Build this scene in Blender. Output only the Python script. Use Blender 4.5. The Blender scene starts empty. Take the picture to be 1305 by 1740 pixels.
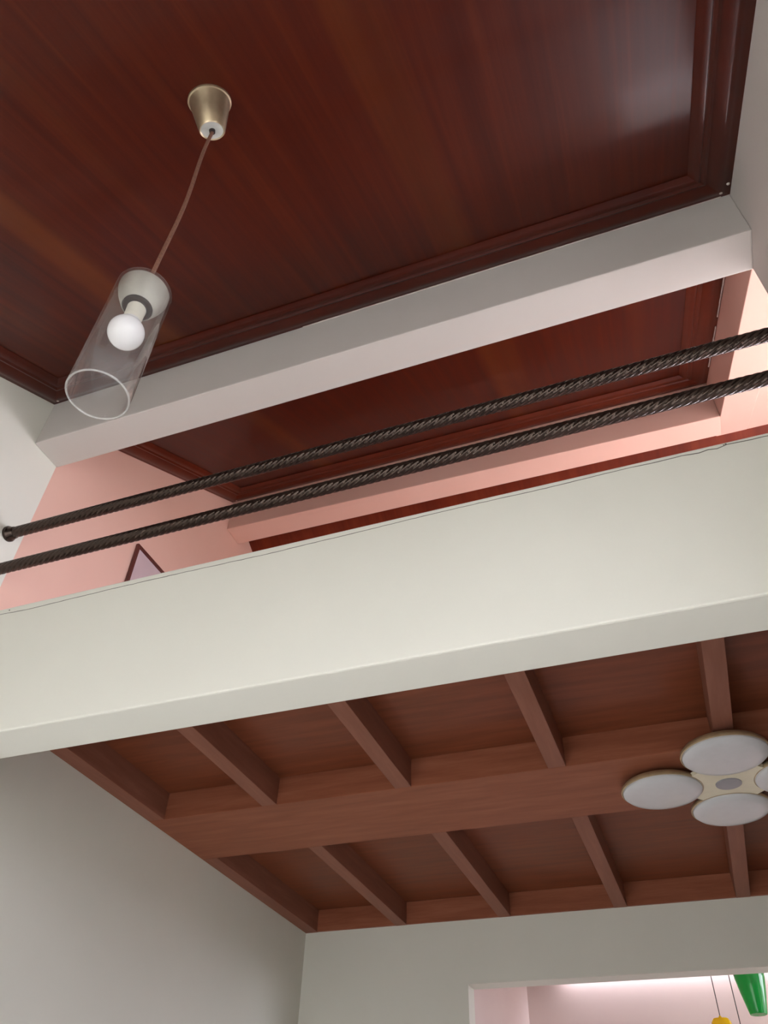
import bpy, bmesh, math, random
from mathutils import Vector, Matrix
random.seed(7)
U = 1.7                                     # metres per layout unit; all layout numbers below are in units

# ------------------------------------------------------------------ camera, world, light, exposure
scene = bpy.context.scene
col = scene.collection
R = ((0.9374887446, 0.3467883900, 0.0292004503),
     (-0.2198708989, 0.6552412833, -0.7227140849),
     (-0.2697621945, 0.6711159909, 0.6905300031))      # rows: right, down, forward
cam_d = bpy.data.cameras.new('camera')
cam = bpy.data.objects.new('camera', cam_d)
col.objects.link(cam)
cam.matrix_world = Matrix(((R[0][0], -R[1][0], -R[2][0], 0),
                           (R[0][1], -R[1][1], -R[2][1], 0),
                           (R[0][2], -R[1][2], -R[2][2], 0),
                           (0, 0, 0, 1)))
cam_d.sensor_fit = 'VERTICAL'
cam_d.sensor_height = 36.0
cam_d.lens = 1332.6 / 1740 * 36.0
cam_d.clip_start = 0.02
scene.camera = cam

world = bpy.data.worlds.new('world')
scene.world = world
world.use_nodes = True
bg = world.node_tree.nodes['Background']
bg.inputs[0].default_value = (0.94, 0.955, 1.07, 1)      # even overcast sky
bg.inputs[1].default_value = 14.5

scene.view_settings.view_transform = 'Standard'
scene.view_settings.look = 'None'
scene.view_settings.gamma = 1.0
scene.view_settings.use_curve_mapping = False
scene.view_settings.exposure = 0.06

def daylight(name, c, sx, sy, direction):
    """portal in a window opening: lets the renderer find the sky outside, gives no light of its own"""
    d = bpy.data.lights.new(name, 'AREA')
    d.shape = 'RECTANGLE'
    d.size = sx * U
    d.size_y = sy * U
    d.cycles.is_portal = True
    o = bpy.data.objects.new(name, d)
    col.objects.link(o)
    o.location = Vector(c) * U
    o.rotation_euler = Vector(direction).to_track_quat('-Z', 'Y').to_euler()
    return o

XL, XR = -1.455, 0.417
# the windows of the place: centre, width, height
W1 = ((XR + 0.05, 0.08, 0.38), 0.46, 1.20)      # hall, right wall
W2 = ((-0.52, -1.65, -0.24), 1.76, 1.14)          # hall, behind the viewer
W3 = ((0.71, 3.05, 1.33), 0.54, 0.58)           # mezzanine, far wall
W4 = ((1.05, 1.70, 1.36), 1.16, 0.64)           # mezzanine side bay
W5 = ((0.95 + 0.05, 3.55, 0.60), 0.7, 0.56)     # next room, right wall
W6 = ((0.16, 3.976, 0.96), 1.56, 0.04)         # next room, slot of roof glazing along the far wall (width along x, depth along y)
daylight('window_1_portal', W1[0], W1[1], W1[2], (-1, 0, 0))
daylight('window_2_portal', W2[0], W2[1], W2[2], (0, 1, 0))
daylight('window_3_portal', W3[0], W3[1], W3[2], (0, -1, 0))
daylight('window_4_portal', W4[0], W4[1], W4[2], (-1, 0, 0))
daylight('window_5_portal', W5[0], W5[1], W5[2], (-1, 0, 0))
daylight('window_6_portal', W6[0], W6[1], W6[2], (0, 0, -1))

# ------------------------------------------------------------------ materials
def new_mat(name):
    m = bpy.data.materials.new(name)
    m.use_nodes = True
    nt = m.node_tree
    return m, nt, nt.nodes['Principled BSDF']

def N(nt, kind, **kw):
    n = nt.nodes.new(kind)
    for k, v in kw.items():
        setattr(n, k, v)
    return n

def coords(nt, scale, rot=(0, 0, 0)):
    tc = N(nt, 'ShaderNodeTexCoord')
    mp = N(nt, 'ShaderNodeMapping')
    mp.inputs['Scale'].default_value = scale
    mp.inputs['Rotation'].default_value = rot
    nt.links.new(tc.outputs['Object'], mp.inputs['Vector'])
    return mp

def ramp(nt, stops):
    r = N(nt, 'ShaderNodeValToRGB')
    e = r.color_ramp.elements
    while len(e) < len(stops):
        e.new(0.5)
    for i, (p, c) in enumerate(stops):
        e[i].position = p
        e[i].color = (*c, 1)
    return r

def paint(name, c1, c2, rough=0.75):
    m, nt, b = new_mat(name)
    mp = coords(nt, (1.3, 1.3, 1.3))
    n = N(nt, 'ShaderNodeTexNoise')
    n.inputs['Scale'].default_value = 1.6
    n.inputs['Detail'].default_value = 4
    nt.links.new(mp.outputs[0], n.inputs['Vector'])
    r = ramp(nt, [(0.3, c1), (0.7, c2)])
    nt.links.new(n.outputs['Fac'], r.inputs[0])
    nt.links.new(r.outputs[0], b.inputs['Base Color'])
    b.inputs['Roughness'].default_value = rough
    b.inputs['Specular IOR Level'].default_value = 0.3
    n2 = N(nt, 'ShaderNodeTexNoise')
    n2.inputs['Scale'].default_value = 90
    n2.inputs['Detail'].default_value = 3
    nt.links.new(mp.outputs[0], n2.inputs['Vector'])
    bp = N(nt, 'ShaderNodeBump')
    bp.inputs['Strength'].default_value = 0.06
    bp.inputs['Distance'].default_value = 0.003
    nt.links.new(n2.outputs['Fac'], bp.inputs['Height'])
    nt.links.new(bp.outputs[0], b.inputs['Normal'])
    return m

def wood(name, dark, mid, light, stretch, rough, coat=0.0, streak=None, band=1.0):
    """stretch: mapping scale (small along the grain); streak: colour of the odd pale veneer streak"""
    m, nt, b = new_mat(name)
    mp = coords(nt, stretch)
    n = N(nt, 'ShaderNodeTexNoise')
    n.inputs['Scale'].default_value = 3.0
    n.inputs['Detail'].default_value = 7
    n.inputs['Roughness'].default_value = 0.62
    n.inputs['Distortion'].default_value = 0.35
    nt.links.new(mp.outputs[0], n.inputs['Vector'])
    r = ramp(nt, [(0.30, dark), (0.52, mid), (0.74, light)])
    nt.links.new(n.outputs['Fac'], r.inputs[0])
    out = r.outputs[0]
    if streak:
        n2 = N(nt, 'ShaderNodeTexNoise')
        n2.inputs['Scale'].default_value = 1.1
        n2.inputs['Detail'].default_value = 3
        mp2 = coords(nt, tuple(s * band for s in stretch))
        nt.links.new(mp2.outputs[0], n2.inputs['Vector'])
        r2 = ramp(nt, [(0.56, (0, 0, 0)), (0.72, (1, 1, 1))])
        nt.links.new(n2.outputs['Fac'], r2.inputs[0])
        mx = N(nt, 'ShaderNodeMix', data_type='RGBA')
        nt.links.new(r2.outputs[0], mx.inputs['Factor'])
        nt.links.new(out, mx.inputs[6])
        mx.inputs[7].default_value = (*streak, 1)
        out = mx.outputs[2]
    nt.links.new(out, b.inputs['Base Color'])
    mr = N(nt, 'ShaderNodeMapRange')
    mr.inputs[3].default_value = rough * 0.8
    mr.inputs[4].default_value = rough * 1.25
    nt.links.new(n.outputs['Fac'], mr.inputs[0])
    nt.links.new(mr.outputs[0], b.inputs['Roughness'])
    b.inputs['Coat Weight'].default_value = coat
    b.inputs['Specular IOR Level'].default_value = 0.14
    b.inputs['Coat Roughness'].default_value = 0.14
    bp = N(nt, 'ShaderNodeBump')
    bp.inputs['Strength'].default_value = 0.05
    bp.inputs['Distance'].default_value = 0.002
    nt.links.new(n.outputs['Fac'], bp.inputs['Height'])
    nt.links.new(bp.outputs[0], b.inputs['Normal'])
    return m

def plain(name, c, rough=0.5, metal=0.0, spec=0.5, var=0.12, scale=25.0):
    m, nt, b = new_mat(name)
    mp = coords(nt, (1, 1, 1))
    n = N(nt, 'ShaderNodeTexNoise')
    n.inputs['Scale'].default_value = scale
    n.inputs['Detail'].default_value = 3
    nt.links.new(mp.outputs[0], n.inputs['Vector'])
    r = ramp(nt, [(0.3, tuple(x * (1 - var) for x in c)), (0.7, tuple(min(1, x * (1 + var)) for x in c))])
    nt.links.new(n.outputs['Fac'], r.inputs[0])
    nt.links.new(r.outputs[0], b.inputs['Base Color'])
    b.inputs['Roughness'].default_value = rough
    b.inputs['Metallic'].default_value = metal
    b.inputs['Specular IOR Level'].default_value = spec
    return m

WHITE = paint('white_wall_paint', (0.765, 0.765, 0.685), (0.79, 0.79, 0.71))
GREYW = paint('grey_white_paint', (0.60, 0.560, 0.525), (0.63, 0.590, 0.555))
PINK = paint('pink_wall_paint', (0.80, 0.505, 0.415), (0.83, 0.535, 0.445))
PALEPINK = paint('pale_pink_paint', (0.74, 0.60, 0.57), (0.77, 0.635, 0.60))
ROOFWOOD = wood('red_brown_plywood', (0.044, 0.0042, 0.0011), (0.062, 0.0066, 0.0014), (0.085, 0.0115, 0.0020),
                (8.5, 0.20, 0.20), 0.36, 0.20, streak=(0.120, 0.026, 0.0035), band=0.32)
MOULDWOOD = wood('dark_red_moulding_wood', (0.045, 0.0055, 0.0025), (0.058, 0.0075, 0.003), (0.072, 0.010, 0.004),
                 (1.2, 1.2, 1.2), 0.30, 0.35)
ROOFWOOD_LIT = wood('red_brown_plywood_lit', (0.12, 0.016, 0.006), (0.17, 0.026, 0.009), (0.22, 0.040, 0.013),
               (4.0, 0.3, 0.3), 0.4, 0.1)  # same plywood as the other slopes, with brighter light put into its colour
MOULDWOOD_LIT = wood('moulding_wood_lit', (0.085, 0.013, 0.005), (0.11, 0.018, 0.007), (0.14, 0.026, 0.010),
                  (1.2, 1.2, 1.2), 0.34, 0.2)  # same moulding wood, the mezzanine's stronger light put into a paler colour
COFFER = wood('coffer_plywood', (0.170, 0.047, 0.021), (0.215, 0.062, 0.028), (0.255, 0.078, 0.037),
              (0.7, 8.0, 8.0), 0.42, 0.1)
JOISTW = wood('joist_wood', (0.24, 0.093, 0.058), (0.28, 0.113, 0.073), (0.33, 0.138, 0.090),
              (9.0, 0.8, 9.0), 0.5)
CROSSW = wood('cross_beam_wood', (0.25, 0.082, 0.042), (0.31, 0.107, 0.057), (0.37, 0.138, 0.078),
              (0.8, 7.0, 9.0), 0.5)
IRON = plain('dark_bronze_iron', (0.062, 0.043, 0.034), 0.24, 0.75, 0.5, 0.3, 60)
BRASS = plain('brushed_brass', (0.50, 0.40, 0.27), 0.38, 0.9, 0.5, 0.08, 40)
STEEL = plain('brushed_pale_metal', (0.50, 0.49, 0.44), 0.55, 0.25, 0.5, 0.06, 40)
GREYPL = plain('pale_grey_plastic', (0.50, 0.50, 0.47), 0.5)
DARKPL = plain('dark_grey_bakelite', (0.008, 0.008, 0.007), 0.6)
BLACKRB = plain('dark_brown_grommet', (0.02, 0.010, 0.008), 0.5)
CORDM = plain('brown_fabric_cord', (0.19, 0.085, 0.055), 0.8, var=0.3, scale=220)
GOLDCORD = plain('gold_cord_sleeve', (0.38, 0.22, 0.08), 0.5)
CREAMBASE = plain('cream_bulb_neck', (0.80, 0.78, 0.68), 0.45)
OPAL = plain('opal_white_glass', (0.88, 0.88, 0.90), 0.12, var=0.01)
DIFFUSER = plain('milky_lamp_diffuser', (0.66, 0.67, 0.68), 0.28, var=0.02)
RIM = plain('antique_gold_rim', (0.46, 0.35, 0.21), 0.35, 0.4)
CREAM = plain('cream_enamel', (0.80, 0.75, 0.56), 0.4, var=0.03)
GREYDISC = plain('grey_enamel_disc', (0.32, 0.32, 0.34), 0.4, var=0.03)
FRAMEW = plain('dark_wood_frame', (0.11, 0.028, 0.022), 0.4)
PAPER = plain('pale_lilac_print', (0.62, 0.50, 0.53), 0.35, var=0.05, scale=6)
CRACKM = plain('dark_plaster_crack', (0.16, 0.15, 0.13), 0.9)
CHIPM = plain('bare_pale_chip', (0.62, 0.55, 0.50), 0.8)
THINCORD = plain('thin_dark_cord', (0.06, 0.05, 0.05), 0.6)
FLOORM = plain('pale_terrazzo_floor', (0.70, 0.68, 0.64), 0.45, var=0.08, scale=40)
WINFRAME = plain('white_window_frame', (0.75, 0.75, 0.73), 0.5)

def tinted_glass(name, colr, gloss_rough=0.08, through=0.55):
    m, nt, b = new_mat(name)
    b.inputs['Base Color'].default_value = (*colr, 1)
    b.inputs['Roughness'].default_value = gloss_rough
    b.inputs['Coat Weight'].default_value = 0.6
    tr = N(nt, 'ShaderNodeBsdfTranslucent')
    tr.inputs['Color'].default_value = (*colr, 1)
    mx = N(nt, 'ShaderNodeMixShader')
    mx.inputs[0].default_value = 1 - through
    nt.links.new(tr.outputs[0], mx.inputs[1])
    nt.links.new(b.outputs[0], mx.inputs[2])
    nt.links.new(mx.outputs[0], nt.nodes['Material Output'].inputs['Surface'])
    nz = N(nt, 'ShaderNodeTexNoise')
    nz.inputs['Scale'].default_value = 4
    return m
GREENG = tinted_glass('green_glass', (0.03, 0.50, 0.12))
YELLOWG = tinted_glass('yellow_glass', (0.95, 0.72, 0.03))

def clear_glass(name):
    """thin-walled clear glass: transparent with a fresnel reflection and a light film of dust"""
    m, nt, b = new_mat(name)
    nt.nodes.remove(b)
    tr = N(nt, 'ShaderNodeBsdfTransparent')
    tr.inputs['Color'].default_value = (0.975, 0.975, 0.97, 1)
    gl = N(nt, 'ShaderNodeBsdfGlossy')
    gl.inputs['Roughness'].default_value = 0.05
    gl.inputs['Color'].default_value = (0.95, 0.95, 0.95, 1)
    df = N(nt, 'ShaderNodeBsdfDiffuse')
    df.inputs['Color'].default_value = (0.80, 0.78, 0.75, 1)
    lw = N(nt, 'ShaderNodeLayerWeight')
    lw.inputs['Blend'].default_value = 0.5
    pw = N(nt, 'ShaderNodeMath', operation='POWER')
    pw.inputs[1].default_value = 4.0
    nt.links.new(lw.outputs['Facing'], pw.inputs[0])
    ma = N(nt, 'ShaderNodeMath', operation='MULTIPLY_ADD')
    ma.inputs[1].default_value = 0.60
    ma.inputs[2].default_value = 0.045
    nt.links.new(pw.outputs[0], ma.inputs[0])
    mp = coords(nt, (1, 1, 1))
    nz = N(nt, 'ShaderNodeTexNoise')
    nz.inputs['Scale'].default_value = 9
    nz.inputs['Detail'].default_value = 4
    nt.links.new(mp.outputs[0], nz.inputs['Vector'])
    mr = N(nt, 'ShaderNodeMapRange')
    mr.inputs[3].default_value = 0.018
    mr.inputs[4].default_value = 0.055
    nt.links.new(nz.outputs['Fac'], mr.inputs[0])
    m1 = N(nt, 'ShaderNodeMixShader')
    m2 = N(nt, 'ShaderNodeMixShader')
    nt.links.new(mr.outputs[0], m1.inputs[0])
    nt.links.new(tr.outputs[0], m1.inputs[1])
    nt.links.new(df.outputs[0], m1.inputs[2])
    nt.links.new(ma.outputs[0], m2.inputs[0])
    nt.links.new(m1.outputs[0], m2.inputs[1])
    nt.links.new(gl.outputs[0], m2.inputs[2])
    nt.links.new(m2.outputs[0], nt.nodes['Material Output'].inputs['Surface'])
    return m
GLASS = clear_glass('clear_tube_glass')
LIPG, _nt, _b = new_mat('polished_glass_lip')
_b.inputs['Base Color'].default_value = (0.75, 0.74, 0.71, 1)
_b.inputs['Roughness'].default_value = 0.08
_tr = N(_nt, 'ShaderNodeBsdfTransparent')
_mx = N(_nt, 'ShaderNodeMixShader')
_mx.inputs[0].default_value = 0.24
_nt.links.new(_tr.outputs[0], _mx.inputs[1])
_nt.links.new(_b.outputs[0], _mx.inputs[2])
_nt.links.new(_mx.outputs[0], _nt.nodes['Material Output'].inputs['Surface'])

# ------------------------------------------------------------------ helpers
def tag(o, label=None, cat=None, group=None, kind=None):
    for k, v in (('label', label), ('category', cat), ('group', group), ('kind', kind)):
        if v:
            o[k] = v
    return o

def root(name, base):
    o = bpy.data.objects.new(name, None)
    col.objects.link(o)
    o.empty_display_size = 0.05
    o.location = Vector(base) * U
    return o

def world_loc(o):
    p = Vector((0, 0, 0))
    while o:
        p += o.location
        o = o.parent
    return p

def mk(name, verts, faces, mat, parent=None, smooth=False, bevel=0.0, origin=None):
    """verts in layout units, absolute position; the object's origin goes to `origin` (units) or the parent's place"""
    pw = world_loc(parent) if parent else Vector((0, 0, 0))
    ow = Vector(origin) * U if origin is not None else pw.copy()
    me = bpy.data.meshes.new(name)
    me.from_pydata([tuple(Vector(v) * U - ow) for v in verts], [], faces)
    bm = bmesh.new()
    bm.from_mesh(me)
    bmesh.ops.remove_doubles(bm, verts=bm.verts, dist=1e-5)
    bmesh.ops.recalc_face_normals(bm, faces=bm.faces)
    if bevel:
        bmesh.ops.bevel(bm, geom=[e for e in bm.edges if len(e.link_faces) == 2 and e.calc_face_angle(0) > 0.5],
                        offset=bevel * U, segments=2, profile=0.6, affect='EDGES', clamp_overlap=True)
    for f in bm.faces:
        f.smooth = smooth
    bm.to_mesh(me)
    bm.free()
    me.materials.append(mat)
    o = bpy.data.objects.new(name, me)
    col.objects.link(o)
    if parent:
        o.parent = parent
    o.location = ow - pw
    if smooth and hasattr(me, 'set_sharp_from_angle'):
        me.set_sharp_from_angle(angle=math.radians(40))
    return o

BOXF = [(0, 1, 2, 3), (4, 7, 6, 5), (0, 4, 5, 1), (1, 5, 6, 2), (2, 6, 7, 3), (3, 7, 4, 0)]
def box(name, x, y, z, mat, parent=None, bevel=0.0, origin=None):
    v = [(x[0], y[0], z[0]), (x[1], y[0], z[0]), (x[1], y[1], z[0]), (x[0], y[1], z[0]),
         (x[0], y[0], z[1]), (x[1], y[0], z[1]), (x[1], y[1], z[1]), (x[0], y[1], z[1])]
    return mk(name, v, BOXF, mat, parent, False, bevel, origin)

def hexa(name, v, mat, parent=None, bevel=0.0):
    return mk(name, v, BOXF, mat, parent, False, bevel)

def prism_x(name, poly, x, mat, parent=None, bevel=0.0):
    """polygon in (y, z) extruded along x"""
    n = len(poly)
    v = [(x[0], a, b) for a, b in poly] + [(x[1], a, b) for a, b in poly]
    f = [tuple(range(n)), tuple(range(2 * n - 1, n - 1, -1))] + [(i, (i + 1) % n, n + (i + 1) % n, n + i) for i in range(n)]
    return mk(name, v, f, mat, parent, False, bevel)

def frame_of(axis):
    a = Vector(axis).normalized()
    h = Vector((1, 0, 0)) if abs(a.x) < 0.9 else Vector((0, 1, 0))
    e1 = (h - a * h.dot(a)).normalized()
    return a, e1, a.cross(e1)

def lathe(name, base, axis, prof, mat, parent=None, seg=48, closed=False, smooth=True):
    """prof: (distance along the axis, radius); closed: profile loops on itself (a ring or tube)"""
    a, e1, e2 = frame_of(axis)
    b = Vector(base)
    v, f = [], []
    for d, r in prof:
        for k in range(seg):
            t = 2 * math.pi * k / seg
            v.append(tuple(b + a * d + (e1 * math.cos(t) + e2 * math.sin(t)) * r))
    n = len(prof)
    for i in range(n if closed else n - 1):
        j = (i + 1) % n
        for k in range(seg):
            f.append((i * seg + k, i * seg + (k + 1) % seg, j * seg + (k + 1) % seg, j * seg + k))
    return mk(name, v, f, mat, parent, smooth)

def tube(name, pts, r, mat, parent=None, seg=10):
    P = [Vector(p) for p in pts]
    v, f = [], []
    for i, p in enumerate(P):
        d = (P[min(i + 1, len(P) - 1)] - P[max(i - 1, 0)])
        a, e1, e2 = frame_of(d)
        for k in range(seg):
            t = 2 * math.pi * k / seg
            v.append(tuple(p + (e1 * math.cos(t) + e2 * math.sin(t)) * r))
    for i in range(len(P) - 1):
        for k in range(seg):
            f.append((i * seg + k, i * seg + (k + 1) % seg, (i + 1) * seg + (k + 1) % seg, (i + 1) * seg + k))
    f.append(tuple(range(seg)))
    f.append(tuple(range(len(v) - 1, len(v) - seg - 1, -1)))
    return mk(name, v, f, mat, parent, True)

def struct(o, label):
    return tag(o, label, None, None, 'structure')

def wall_with_hole_x(name, x, y, z, hy, hz, mat):
    """wall slab across x with a rectangular opening (four blocks welded into one mesh)"""
    v, f = [], []
    for (a, b, c, d) in ((y[0], hy[0], z[0], z[1]), (hy[1], y[1], z[0], z[1]), (hy[0], hy[1], z[0], hz[0]), (hy[0], hy[1], hz[1], z[1])):
        if b - a < 1e-4 or d - c < 1e-4:
            continue
        n = len(v)
        v += [(x[0], a, c), (x[1], a, c), (x[1], b, c), (x[0], b, c), (x[0], a, d), (x[1], a, d), (x[1], b, d), (x[0], b, d)]
        f += [tuple(i + n for i in q) for q in BOXF]
    return raw(name, v, f, mat)

def wall_with_hole_y(name, x, y, z, hx, hz, mat):
    v, f = [], []
    for (a, b, c, d) in ((x[0], hx[0], z[0], z[1]), (hx[1], x[1], z[0], z[1]), (hx[0], hx[1], z[0], hz[0]), (hx[0], hx[1], hz[1], z[1])):
        if b - a < 1e-4 or d - c < 1e-4:
            continue
        n = len(v)
        v += [(a, y[0], c), (b, y[0], c), (b, y[1], c), (a, y[1], c), (a, y[0], d), (b, y[0], d), (b, y[1], d), (a, y[1], d)]
        f += [tuple(i + n for i in q) for q in BOXF]
    return raw(name, v, f, mat)

def raw(name, v, f, mat):
    me = bpy.data.meshes.new(name)
    me.from_pydata([tuple(Vector(p) * U) for p in v], [], f)
    me.materials.append(mat)
    o = bpy.data.objects.new(name, me)
    col.objects.link(o)
    return o

# ------------------------------------------------------------------ the setting: shell of the front hall
FZ = -0.88                                    # ground floor level (the camera is at eye height)
YB = -1.60                                    # wall behind the camera
SL = 0.530                                    # slope of the roof underside
def zf(y): return 1.784 + SL * (y - 1.0)      # lower edge of the front ceiling trim
def zm(y): return 1.883 + 0.5656 * (y - 1.284)   # same, mezzanine side
def zr(y): return 1.625 + 0.534 * (y - 1.1)   # underside of the sloping pink side beam

struct(box('floor', (XL - 0.1, 1.75), (YB - 0.1, 4.2), (FZ - 0.06, FZ), FLOORM), 'pale ground floor of the hall, below the picture')

struct(raw('ground', [(-30, -30, FZ - 0.08), (30, -30, FZ - 0.08), (30, 30, FZ - 0.08), (-30, 30, FZ - 0.08)], [(0, 1, 2, 3)],
           plain('outdoor_ground', (0.20, 0.20, 0.16), 0.9)), 'ground outside the house')

# left wall: white in the hall and on the ground floor, pink on the mezzanine
prism_x('wall_left', [(YB - 0.1, FZ), (3.0, FZ), (3.0, 1.0), (1.095, 1.0), (1.095, 2.1), (YB - 0.1, 0.65)], (XL - 0.1, XL), WHITE)
struct(bpy.data.objects['wall_left'], 'white plastered wall on the left, bright beside the balcony rails')
prism_x('wall_left_mezzanine', [(1.095, 1.0), (3.1, 1.0), (3.1, 2.1), (2.05, 2.55), (1.095, 2.1)], (XL - 0.1, XL), PINK)
struct(bpy.data.objects['wall_left_mezzanine'], 'pink wall of the mezzanine on the left, behind the rails')

# right wall of the hall with its tall window (out of the picture)
def wall_right():
    c, w, h = W1
    hy, hz = (c[1] - w / 2, c[1] + w / 2), (c[2] - h / 2, c[2] + h / 2)
    v, f = [], []
    def blk(y0, y1, z0, za, zb_):
        n = len(v)
        v.extend([(XR, y0, z0), (XR + 0.1, y0, z0), (XR + 0.1, y1, z0), (XR, y1, z0),
                  (XR, y0, za), (XR + 0.1, y0, za), (XR + 0.1, y1, zb_), (XR, y1, zb_)])
        f.extend(tuple(i + n for i in q) for q in BOXF)
    t = lambda y: zf(y) + 0.10
    blk(YB - 0.1, hy[0], FZ, t(YB - 0.1), t(hy[0]))
    blk(hy[1], 1.098, FZ, t(hy[1]), t(1.098))
    blk(hy[0], hy[1], FZ, hz[0], hz[0])
    blk(hy[0], hy[1], hz[1], t(hy[0]), t(hy[1]))
    return raw('wall_right', v, f, GREYW)
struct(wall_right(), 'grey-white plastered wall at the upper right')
struct(wall_with_hole_y('wall_behind', (XL - 0.1, XR + 0.1), (YB - 0.1, YB), (FZ, 0.50), (W2[0][0] - W2[1] / 2, W2[0][0] + W2[1] / 2),
                        (W2[0][2] - W2[2] / 2, W2[0][2] + W2[2] / 2), WHITE), 'white wall behind the viewer')

# roof over everything
prism_x('roof', [(YB - 0.15, zf(YB) + 0.09), (1.0, zf(1.0) + 0.10), (1.0, zf(1.0) + 0.16), (YB - 0.15, zf(YB) + 0.16)], (XL - 0.15, XR + 0.14), WINFRAME)
struct(bpy.data.objects['roof'], 'roof over the hall')
prism_x('roof', [(0.98, 1.96), (2.05, 2.50), (3.16, 1.92), (3.16, 2.00), (2.05, 2.58), (0.98, 2.04)], (XL - 0.15, 1.15), WINFRAME)
struct(bpy.data.objects['roof.001'], 'roof over the mezzanine')

def window_unit(name, w, axis, label):
    """frame standing in an opening; axis 'x' or 'y' is the wall's normal"""
    c, wd, h = w
    r = root(name, (c[0], c[1], c[2] - h / 2))
    def bar(nm, u0, u1, z0, z1, parent):
        if axis == 'x':
            return box(nm, (c[0] + 0.01, c[0] + 0.035), (c[1] + u0, c[1] + u1), (c[2] + z0, c[2] + z1), WINFRAME, parent)
        return box(nm, (c[0] + u0, c[0] + u1), (c[1] - 0.012, c[1] + 0.012), (c[2] + z0, c[2] + z1), WINFRAME, parent)
    t = 0.022
    bar('frame_side', -wd / 2, -wd / 2 + t, -h / 2, h / 2, r)
    bar('frame_side', wd / 2 - t, wd / 2, -h / 2, h / 2, r)
    bar('frame_head', -wd / 2 + t, wd / 2 - t, h / 2 - t, h / 2, r)
    bar('frame_sill', -wd / 2 + t, wd / 2 - t, -h / 2, -h / 2 + t, r)
    return tag(r, label, None, None, 'structure')
window_unit('window_1', W1, 'x', 'tall window in the right wall, out of the picture')
window_unit('window_2', W2, 'y', 'window behind the viewer')
window_unit('window_3', W3, 'y', 'window in the far wall of the mezzanine, hidden by the balcony')
window_unit('window_4', W4, 'x', 'window of the side bay, out of the picture')
window_unit('window_5', W5, 'x', 'window of the next room, out of the picture')

# ------------------------------------------------------------------ sloping ceilings: plywood sheet framed by a moulding
def slope_ceiling(name, x, y, zfun, slope, label, lift=0.020, mw=0.092, chips=(), mould=None):
    nrm = Vector((0, slope, -1)).normalized()             # towards the room
    ey = Vector((0, 1, slope)).normalized()
    def pt(px, s, drop):                                   # s: distance up the slope from y[0]
        p = Vector((px, y[0], zfun(y[0]))) + ey * s
        return tuple(p + nrm * (drop - lift))
    L = (y[1] - y[0]) * math.sqrt(1 + slope * slope)
    base = ((x[0] + x[1]) / 2, (y[0] + y[1]) / 2, zfun((y[0] + y[1]) / 2))
    r = root(name, base)
    sheet = [pt(x[0], 0, 0), pt(x[1], 0, 0), pt(x[1], L, 0), pt(x[0], L, 0)]
    top = [pt(x[0], 0, -0.02), pt(x[1], 0, -0.02), pt(x[1], L, -0.02), pt(x[0], L, -0.02)]
    mk('panel', sheet + top, [(0, 1, 2, 3), (7, 6, 5, 4), (0, 4, 5, 1), (1, 5, 6, 2), (2, 6, 7, 3), (3, 7, 4, 0)], ROOFWOOD, r)
    prof = [(0.0, 0.002), (0.0, lift), (0.010, lift), (0.018, lift + 0.004), (0.030, lift + 0.003), (0.042, lift - 0.002), (0.050, lift - 0.008),
            (0.053, lift - 0.009), (0.054, lift - 0.005), (0.060, lift - 0.004), (0.064, lift - 0.0085), (0.067, lift - 0.009),
            (0.069, lift - 0.006), (0.076, lift - 0.0065), (0.082, lift - 0.012), (mw, 0.0015)]
    def side(corner_a, corner_b):
        v, f = [], []
        for c in (corner_a, corner_b):
            cx, cs, dx, ds = c
            for ins, drop in prof:
                v.append(pt(cx + dx * ins, cs + ds * ins, drop))
        n = len(prof)
        for i in range(n - 1):
            f.append((i, i + 1, n + i + 1, n + i))
        f.append((n - 1, 0, n, 2 * n - 1))
        f.append(tuple(range(n)))
        f.append(tuple(range(2 * n - 1, n - 1, -1)))
        o = mk('moulding', v, f, mould or MOULDWOOD, r, True)
        return o
    A = (x[0], 0, 1, 1); B = (x[1], 0, -1, 1); C = (x[1], L, -1, -1); D = (x[0], L, 1, -1)
    for a, b in ((A, B), (B, C), (C, D), (D, A)):
        side(a, b)
    for (px, s_from_top, rad) in chips:
        q = Vector(pt(px, L - s_from_top, lift + 0.0045))
        lathe('paint_chip', q - nrm * 0.003, nrm, [(0, 0.0001), (0, rad), (0.003, rad * 0.7), (0.0035, 0.0001)], CHIPM, r, 10)
    return tag(r, label, None, None, 'structure')

slope_ceiling('ceiling', (XL, XR), (YB, 1.0), zf, SL, 'dark red-brown plywood ceiling sloping over the hall, framed by moulding',
              chips=((XL + 0.028, 0.018, 0.0045), (XR - 0.022, 0.020, 0.005), (XR - 0.008, 0.045, 0.004)))
slope_ceiling('ceiling', (XL, XR), (1.05, 1.935), zm, 0.5656, 'glossy dark red plywood ceiling over the mezzanine, seen above the rails',
              chips=((XL + 0.03, 0.02, 0.004),), mould=MOULDWOOD_LIT)

# far side of the roof beyond the ridge
far = [(2.03, 2.220), (3.0, 1.670), (3.0, 1.70), (2.03, 2.25)]
prism_x('ceiling', far, (XL, 1.30), ROOFWOOD_LIT)
o = bpy.context.scene.objects.get('ceiling.002')
struct(o, 'dark wood ceiling strip beyond the pink ridge beam, just above the balcony edge')

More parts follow.
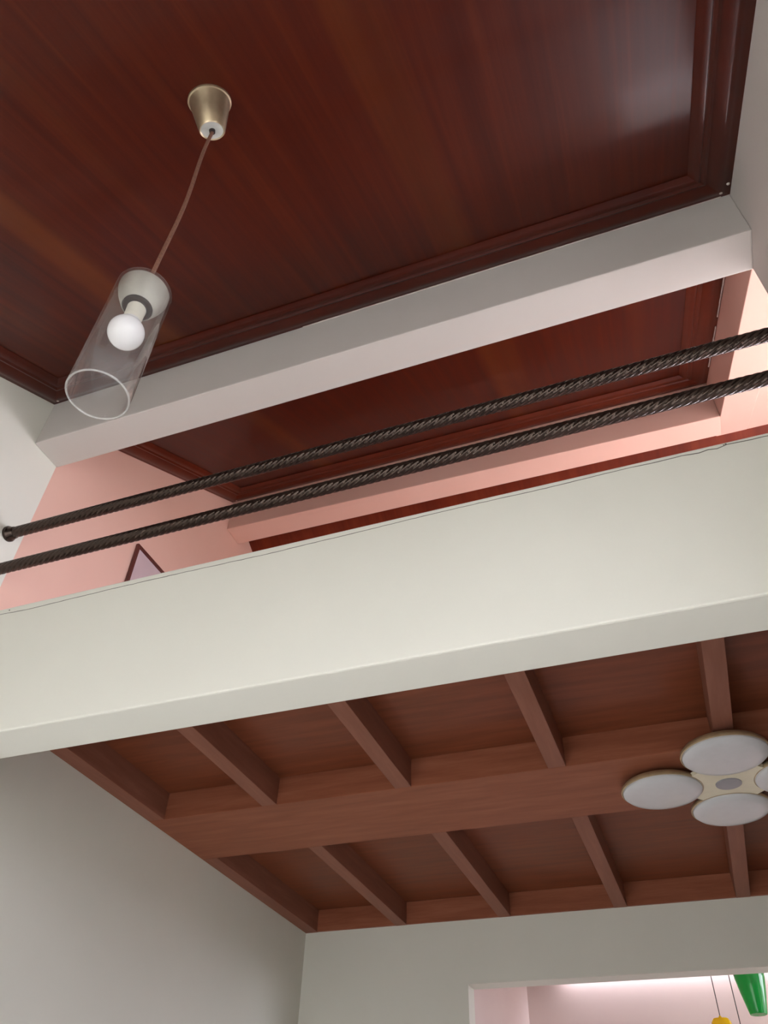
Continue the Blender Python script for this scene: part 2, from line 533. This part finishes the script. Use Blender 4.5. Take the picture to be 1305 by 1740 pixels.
# uneven painted edges where plaster meets moulding
def paint_edge(pa, pb, r, parent, n=60, breaks=0.0):
    a, b = Vector(pa), Vector(pb)
    seg, i = [], 0
    while i < n:
        ln = random.randint(4, 14)
        pts_ = [tuple(a + (b - a) * (k / n) + Vector((0, 0, random.uniform(-1, 1) * r * 0.7))) for k in range(i, min(i + ln, n) + 1)]
        if len(pts_) > 2 and random.random() > breaks:
            tube('paint_edge', pts_, r * random.uniform(0.7, 1.2), CHIPM, parent, 6)
        i += ln
m0, m1 = bpy.data.objects['ceiling'], bpy.data.objects['ceiling.001']
paint_edge((XL + 0.35, 0.9990, zf(1.0) - 0.001), (XR - 0.02, 0.9990, zf(1.0) - 0.001), 0.0016, m0, 70, 0.35)
paint_edge((XR - 0.004, 1.22, zm(1.22) - 0.003), (XR - 0.004, 1.80, zm(1.80) - 0.003), 0.0020, m1, 50, 0.1)

# ------------------------------------------------------------------ plaster beams
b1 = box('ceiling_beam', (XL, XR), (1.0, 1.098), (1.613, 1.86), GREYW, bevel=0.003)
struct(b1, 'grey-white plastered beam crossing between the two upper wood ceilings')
b2 = hexa('ceiling_beam', [(XL, 1.938, 2.105), (XR, 1.938, 2.073), (XR, 2.032, 2.081), (XL, 2.032, 2.103),
                           (XL, 1.938, 2.33), (XR, 1.938, 2.33), (XR, 2.032, 2.33), (XL, 2.032, 2.33)], PINK, bevel=0.003)
struct(b2, 'pink plastered ridge beam behind the balcony rails')
b3 = prism_x('ceiling_beam', [(1.098, zr(1.098)), (2.150, zr(2.150)), (2.15, zr(2.15) + 0.20), (1.098, zr(1.098) + 0.24)], (XR + 0.0005, 0.522), PINK, bevel=0.002)
struct(b3, 'sloping pink side beam at the right end of the mezzanine')

# right bay of the mezzanine: pink ceiling, outer wall with window, far wall with window
prism_x('ceiling', [(1.10, zr(1.10) + 0.030), (2.15, zr(2.15) - 0.0005), (2.15, zr(2.15) + 0.05), (1.10, zr(1.10) + 0.08)], (0.5225, 1.10), PINK)
struct(bpy.data.objects['ceiling.003'], 'bright pink ceiling of the side bay at the far right')
def hole(w, i): return (w[0][i] - w[1] / 2, w[0][i] + w[1] / 2), (w[0][2] - w[2] / 2, w[0][2] + w[2] / 2)
struct(wall_with_hole_x('wall_side_bay', (1.0, 1.1), (1.0, 3.1), (1.0, 2.55), *hole(W4, 1), PINK), 'pink outer wall of the side bay')
struct(box('wall_bay_front', (0.5225, 1.1), (1.0, 1.098), (1.0, 2.03), PINK), 'pink front wall of the side bay')
struct(wall_with_hole_y('wall_far_mezzanine', (XL, 1.1), (3.0, 3.1), (0.99, 1.98), *hole(W3, 0), PINK), 'pink far wall of the mezzanine')
struct(box('floor', (XL, 1.7), (1.098, 3.0), (0.994, 1.003), FLOORM), 'mezzanine floor behind the balcony edge')

# ------------------------------------------------------------------ balcony edge
par = box('wall_balcony', (XL, XR), (1.0, 1.0925), (0.692, 1.005), WHITE, bevel=0.0035)
struct(par, 'broad cream-white balcony edge crossing the picture, cracked along its top')
crk = [(-1.2902, 0.9902), (-1.2167, 0.9875), (-1.1346, 0.9882), (-1.0615, 0.99), (-0.9767, 0.9907), (-0.8614, 0.9907), (-0.7397, 0.9898), (-0.6613, 0.9885),
       (-0.5821, 0.9896), (-0.463, 0.9914), (-0.3507, 0.9935), (-0.2552, 0.9950), (-0.1785, 0.9945), (-0.1199, 0.9935), (-0.0212, 0.9950), (0.05, 0.9965),
       (0.083, 0.9951), (0.1349, 0.996), (0.1619, 0.9933), (0.1771, 0.9960), (0.1909, 0.9942), (0.2079, 0.9985), (0.2312, 0.997), (0.2466, 0.9965), (0.2626, 0.9975), (0.30, 0.996)]
pts = []
for (xa, za), (xb, zb_) in zip(crk, crk[1:]):
    n = max(1, int((xb - xa) / 0.012))
    for i in range(n):
        t = i / n
        pts.append((xa + (xb - xa) * t, za + (zb_ - za) * t + random.uniform(-0.0005, 0.0005)))
v, f = [], []
for i, (px, pz) in enumerate(pts):
    w = 0.00035 + 0.0003 * random.random() + (0.00025 if px > 0.05 else 0)
    v += [(px, 0.9993, pz - w), (px, 0.9993, pz + w), (px, 1.001, pz)]
for i in range(len(pts) - 1):
    a, b = 3 * i, 3 * i + 3
    f += [(a, b, b + 1, a + 1), (a + 1, b + 1, b + 2, a + 2), (a + 2, b + 2, b, a)]
tag(mk('crack', v, f, CRACKM, par), 'hairline crack in the plaster')
for (cx, cz, rr) in ((0.206, 1.0005, 0.0022), (0.2025, 0.9995, 0.0014), (-1.268, 0.9975, 0.002)):
    lathe('plaster_chip', (cx, 1.0004, cz), (0, -1, 0), [(0, 0.0001), (0, rr), (0.0010, rr * 0.6), (0.0011, 0.0001)], CRACKM, par, 8)

# ------------------------------------------------------------------ ground-floor coffered wood ceiling
ZJ, ZC = 0.905, 0.983
lc = root('ceiling', (0.1, 2.04, ZJ))
struct(lc, 'coffered reddish wood ceiling under the mezzanine with joists and a broad cross beam')
YA0, YA1, YM0, YM1, YE = 1.0925, 1.884, 1.884, 2.196, 2.99
XRL = 1.60
edges = [-1.042, -0.649, -0.2415, 0.157, 0.556, 0.955, 1.354]
JW = 0.0445
cb = box('cross_beam', (XL, XRL), (YM0, YM1), (ZJ, ZC), CROSSW, lc, bevel=0.0015)
first = {}
for row, (y0, y1) in enumerate(((YA0, YA1), (YM1, YE))):
    box('wall_joist', (XL, -1.4035), (y0, y1), (ZJ, ZC), JOISTW, lc, bevel=0.001)
    for i, xe in enumerate(edges):
        o_ = (xe - JW / 2, (y0 + y1) / 2, ZJ)
        if row not in first:
            first[row] = box('joist', (xe - JW, xe), (y0, y1), (ZJ, ZC), JOISTW, lc, bevel=0.001, origin=o_)
        else:
            c = first[row].copy()
            col.objects.link(c)
            c.parent = lc
            c.location = Vector(o_) * U - lc.location
    cuts = [-1.4035] + edges + [XRL]
    for i in range(len(cuts) - 1):
        a = cuts[i]
        b = (cuts[i + 1] - JW) if i < len(edges) else XRL
        box('panel', (a, b), (y0, y1), (ZC - 0.0008, ZC + 0.008), COFFER, lc)
        if row == 1:
            box('end_board', (a, b), (YE - 0.010, YE), (ZJ + 0.0008, ZC - 0.001), CROSSW, lc)

# ground-floor back wall with the opening to the next room
bw = wall_with_hole_y('wall_back', (XL, 1.65), (2.99, 3.065), (FZ, 1.0), (-0.818, 0.62), (FZ, 0.7005), WHITE)
struct(bw, 'pale grey-white wall under the wood ceiling with an opening at the lower right')
struct(box('wall_right_ground', (1.60, 1.70), (1.0, 3.1), (FZ, 0.99), CROSSW), 'unseen right wall of the ground floor room, coloured brown to darken the joists')  # unseen wall; brown wood added to cut the bounce onto joist sides
struct(box('wall_right_return', (XR + 0.1, 1.70), (1.0, 1.09), (FZ, 0.99), WHITE), 'wall beside the hall, out of the picture')

# the next room, pale pink
struct(box('wall_annex_left', (-0.92, -0.822), (3.0655, 4.1), (FZ, 0.985), PALEPINK), 'pale pink side wall seen through the opening')
struct(box('wall_annex_far', (-0.92, 1.05), (4.0, 4.1), (FZ, 0.985), PALEPINK), 'pale pink far wall seen through the opening, bright at the top')
struct(wall_with_hole_x('wall_annex_right', (0.95, 1.05), (3.0655, 4.0), (FZ, 0.985), *hole(W5, 1), PALEPINK), 'pale pink right wall of the next room')
struct(box('ceiling', (-0.822, 0.95), (3.0655, 3.954), (0.95, 0.985), PALEPINK), 'ceiling of the next room, hidden by the lintel')
struct(box('ceiling', (-0.822, -0.66), (3.954, 4.0), (0.95, 0.985), PALEPINK), 'end of the ceiling of the next room beside its roof glazing')

# ------------------------------------------------------------------ twisted iron rails
def rail(zc, label):
    yc, r0 = 1.05, 0.0142
    rt = root('balcony_rail', (XL, yc, zc))
    lobes, pitch = 8, 0.128
    seg = lobes * 5
    nx = 1000
    x0, x1 = XL + 0.006, XR - 0.004
    v, f = [], []
    for i in range(nx + 1):
        px = x0 + (x1 - x0) * i / nx
        tw = -2 * math.pi * (px - x0) / pitch
        for k in range(seg):
            t = 2 * math.pi * k / seg
            c = abs(math.cos(lobes * (t - tw) / 2))
            rr = r0 * (0.82 + 0.20 * math.sqrt(c))
            v.append((px, yc + rr * math.cos(t), zc + rr * math.sin(t)))
    for i in range(nx):
        for k in range(seg):
            f.append((i * seg + k, i * seg + (k + 1) % seg, (i + 1) * seg + (k + 1) % seg, (i + 1) * seg + k))
    mk('twisted_bar', v, f, IRON, rt, True)
    for bx, d in ((XL, 1), (XR, -1)):
        lathe('wall_flange', (bx, yc, zc), (d, 0, 0), [(0, 0.0001), (0, 0.0205), (0.005, 0.021), (0.009, 0.019), (0.012, 0.0165), (0.022, 0.0155), (0.024, 0.0135), (0.024, 0.0001)], IRON, rt, 32)
    return tag(rt, label, 'rail', 'twisted iron rails of the balcony')
rail(1.316, 'upper of the two dark twisted iron rails above the balcony edge')
rail(1.193, 'lower of the two dark twisted iron rails above the balcony edge')

# ------------------------------------------------------------------ glass cylinder pendant under the sloping ceiling
nC = Vector((0, SL, -1)).normalized()
B0 = Vector((-0.499, 0.3445, 1.460))         # on the plywood sheet
PX, PY = -0.4992, 0.385
ZT, ZBOT = 0.899, 0.678
pl = root('pendant_lamp', (PX, PY, ZBOT))
tag(pl, 'pendant lamp with a clear glass cylinder hanging by a brown cord from the wood ceiling', 'pendant lamp')
Bt = B0 - nC * 0.001
can = lathe('ceiling_cup', Bt, nC, [(0, 0.030), (0.000, 0.0372), (0.003, 0.0382), (0.0055, 0.0375), (0.0065, 0.0352), (0.010, 0.0340), (0.035, 0.0290), (0.064, 0.0228), (0.0665, 0.0210), (0.065, 0.0190)], BRASS, pl)
capend = Bt + nC * 0.065
lathe('cup_end_disc', capend - nC * 0.003, nC, [(0.0, 0.0195), (0.003, 0.0192), (0.003, 0.004), (0.001, 0.0038)], GREYPL, can)
lathe('cord_grommet', capend - nC * 0.001, nC, [(0.0, 0.0055), (0.006, 0.005), (0.007, 0.0001)], BLACKRB, can, 16)
c0 = capend + nC * 0.004
cpts = []
for i in range(29):
    t = i / 28
    z = c0.z + (ZT + 0.008 - c0.z) * t
    wob = 0.006 * math.sin(math.pi * t) ** 2 - 0.004 * math.sin(2 * math.pi * t) * (1 - t)
    cpts.append((c0.x + (PX - c0.x) * t + wob, c0.y + (PY - c0.y) * t, z))
tube('cord', cpts, 0.0030, CORDM, pl, 10)
lathe('cord_sleeve', (PX, PY, ZT + 0.001), (0, 0, 1), [(0, 0.0001), (0, 0.0046), (0.022, 0.0038), (0.022, 0.0001)], GOLDCORD, pl, 16)
RG = 0.0350
# glass tube: outer and inner skin, closed shoulder at the top, rounded lip
gt = lathe('glass_tube', (PX, PY, 0), (0, 0, 1),
           [(ZT, 0.006), (ZT, RG - 0.006), (ZT - 0.002, RG - 0.002), (ZT - 0.006, RG), (ZBOT + 0.0015, RG), (ZBOT, RG - 0.0004), (ZBOT, RG - 0.0020), (ZBOT + 0.0015, RG - 0.0024), (ZT - 0.006, RG - 0.0024), (ZT - 0.0035, RG - 0.006), (ZT - 0.003, 0.006)],
           GLASS, pl, 64, closed=True)
lathe('lip', (PX, PY, ZBOT), (0, 0, 1), [(0.0008 + 0.0011 * math.sin(t), RG - 0.0011 + 0.0012 * math.cos(t)) for t in [2 * math.pi * k / 8 for k in range(8)]],
      LIPG, gt, 64, closed=True)
cup = lathe('inner_cup', (PX, PY, ZT - 0.0045), (0, 0, -1), [(0, 0.0001), (0, 0.0285), (0.003, 0.0318), (0.008, 0.0318), (0.018, 0.0290), (0.034, 0.0225), (0.038, 0.0202), (0.0395, 0.0192), (0.036, 0.0186)], STEEL, pl)
lathe('socket', (PX, PY, ZT - 0.0385), (0, 0, -1), [(0, 0.0001), (0, 0.0184), (0.0055, 0.0184), (0.0072, 0.0170), (0.0070, 0.0130), (0.0085, 0.0122), (0.0090, 0.0001)], DARKPL, pl, 40)
bz = ZT - 0.046
bn = lathe('bulb_neck', (PX, PY, bz), (0, 0, -1), [(0, 0.0001), (0, 0.0118), (0.020, 0.0112), (0.030, 0.0118)], CREAMBASE, pl, 32)
bp = [(0.028, 0.0112), (0.034, 0.0138)]
rc, rb = 0.0525, 0.0218
for k in range(17):
    t = math.radians(-50 + 140 * k / 16)
    bp.append((rc + rb * math.sin(t), max(rb * math.cos(t), 0.0001)))
lathe('bulb', (PX, PY, bz), (0, 0, -1), bp, OPAL, pl, 48)

# ------------------------------------------------------------------ four-disc ceiling lamp
LX, LY = 0.128, 2.035
cl = root('ceiling_lamp', (LX, LY, ZJ))
tag(cl, 'ceiling lamp of four milky round discs around a cream plate, below the wood coffers', 'ceiling lamp')
zp = 0.882
RD, DD = 0.101, 0.158
# cream plate with four concave sides between the discs
pv = []
for q in range(4):
    for k in range(9):
        t = math.radians(-40 + 80 * k / 8)
        a = math.radians(90 * q)
        # concave arc around the disc centre
        cxx, cyy = LX + DD * math.cos(a), LY + DD * math.sin(a)
        rr = RD - 0.012
        pv.append((cxx - rr * math.cos(a - t), cyy - rr * math.sin(a - t)))
n = len(pv)
vv = [(a, b, zp - 0.004) for a, b in pv] + [(a, b, zp + 0.006) for a, b in pv]
mk('plate', vv, [tuple(range(n)), tuple(range(2 * n - 1, n - 1, -1))] + [(i, (i + 1) % n, n + (i + 1) % n, n + i) for i in range(n)], CREAM, cl)
lathe('centre_disc', (LX, LY, zp - 0.003), (0, 0, -1), [(0, 0.0001), (0, 0.031), (0.0035, 0.0305), (0.004, 0.028), (0.004, 0.0001)], GREYDISC, cl, 40)
lathe('mount', (LX, LY, ZJ), (0, 0, -1), [(0, 0.0001), (0, 0.06), (ZJ - zp - 0.005, 0.06), (ZJ - zp - 0.005, 0.0001)], CREAM, cl, 32)
for q in range(4):
    a = math.radians(90 * q)
    cxx, cyy = LX + DD * math.cos(a), LY + DD * math.sin(a)
    d = lathe('lamp_disc', (cxx, cyy, zp + 0.014), (0, 0, -1), [(0.0, 0.0001), (0.0, 0.060), (0.004, 0.094), (0.011, RD - 0.001), (0.014, RD), (0.0175, RD - 0.0005), (0.0190, RD - 0.0030), (0.0165, RD - 0.0045)], RIM, cl, 64)
    lathe('diffuser', (cxx, cyy, zp + 0.014), (0, 0, -1), [(0.015, RD - 0.0042), (0.0215, RD - 0.0050), (0.0260, RD - 0.010), (0.0300, RD - 0.026), (0.0328, RD - 0.055), (0.0336, 0.0001)], DIFFUSER, d, 64)
    arm = box('arm', (cxx - 0.011, cxx + 0.011), (cyy - 0.011, cyy + 0.011), (zp + 0.012, ZJ if abs(math.sin(a)) < 0.5 else zp + 0.02), CREAM, cl)

# ------------------------------------------------------------------ framed picture on the pink wall
fy0, fy1, fz0, fz1 = 1.490, 1.86, 1.18, 1.651
pf = root('picture_frame', (XL, (fy0 + fy1) / 2, fz0))
tag(pf, 'dark-framed pale lilac picture on the pink wall, only its top corner showing', 'picture')
fw = 0.0115
box('frame_bar', (XL, XL + 0.010), (fy0, fy0 + fw), (fz0, fz1), FRAMEW, pf, bevel=0.001)
box('frame_bar', (XL, XL + 0.010), (fy1 - fw, fy1), (fz0, fz1), FRAMEW, pf, bevel=0.001)
box('frame_bar', (XL, XL + 0.010), (fy0 + fw, fy1 - fw), (fz1 - fw, fz1), FRAMEW, pf, bevel=0.001)
box('frame_bar', (XL, XL + 0.010), (fy0 + fw, fy1 - fw), (fz0, fz0 + fw), FRAMEW, pf, bevel=0.001)
box('print', (XL, XL + 0.005), (fy0 + fw, fy1 - fw), (fz0 + fw, fz1 - fw), PAPER, pf)

# ------------------------------------------------------------------ coloured glass pendants in the next room
def hang(name, x, y, zb_, prof, mat, cap, label, ztop=0.95):
    r = root(name, (x, y, zb_))
    h = prof[-1][0]
    lathe('shade', (x, y, zb_), (0, 0, 1), prof, mat, r, 40)
    lathe('cap', (x, y, zb_ + h - 0.001), (0, 0, 1), [(0, 0.0001), (0, prof[-1][1]), (0.006, prof[-1][1] * 0.9), (0.010, 0.006), (0.016, 0.003), (0.016, 0.0001)], cap, r, 24)
    tube('cord', [(x, y, zb_ + h + 0.01), (x, y, ztop)], 0.0016, THINCORD, r, 8)
    return tag(r, label, 'pendant lamp', 'coloured glass pendants in the next room')
gp = [(0.0, 0.0001), (0.0, 0.0285), (0.004, 0.030), (0.03, 0.0355), (0.07, 0.0440), (0.11, 0.0515), (0.15, 0.0560), (0.18, 0.0545), (0.205, 0.044), (0.220, 0.026), (0.226, 0.012)]
hang('glass_pendant', 0.1045, 3.50, 0.672, gp, GREENG, STEEL, 'green tapering glass pendant lamp hanging behind the opening')
yp = [(0.0, 0.0001), (0.0, 0.026), (0.01, 0.030), (0.06, 0.036), (0.12, 0.036), (0.135, 0.0335), (0.14, 0.030)]
hang('glass_pendant', -0.0269, 3.50, 0.519, yp, YELLOWG, YELLOWG, 'yellow glass pendant lamp on a thin cord, at the bottom edge of the picture')
hang('glass_pendant', 0.0352, 3.50, 0.36, yp, YELLOWG, YELLOWG, 'pendant lamp between the yellow and the green one, only its thin cord showing')
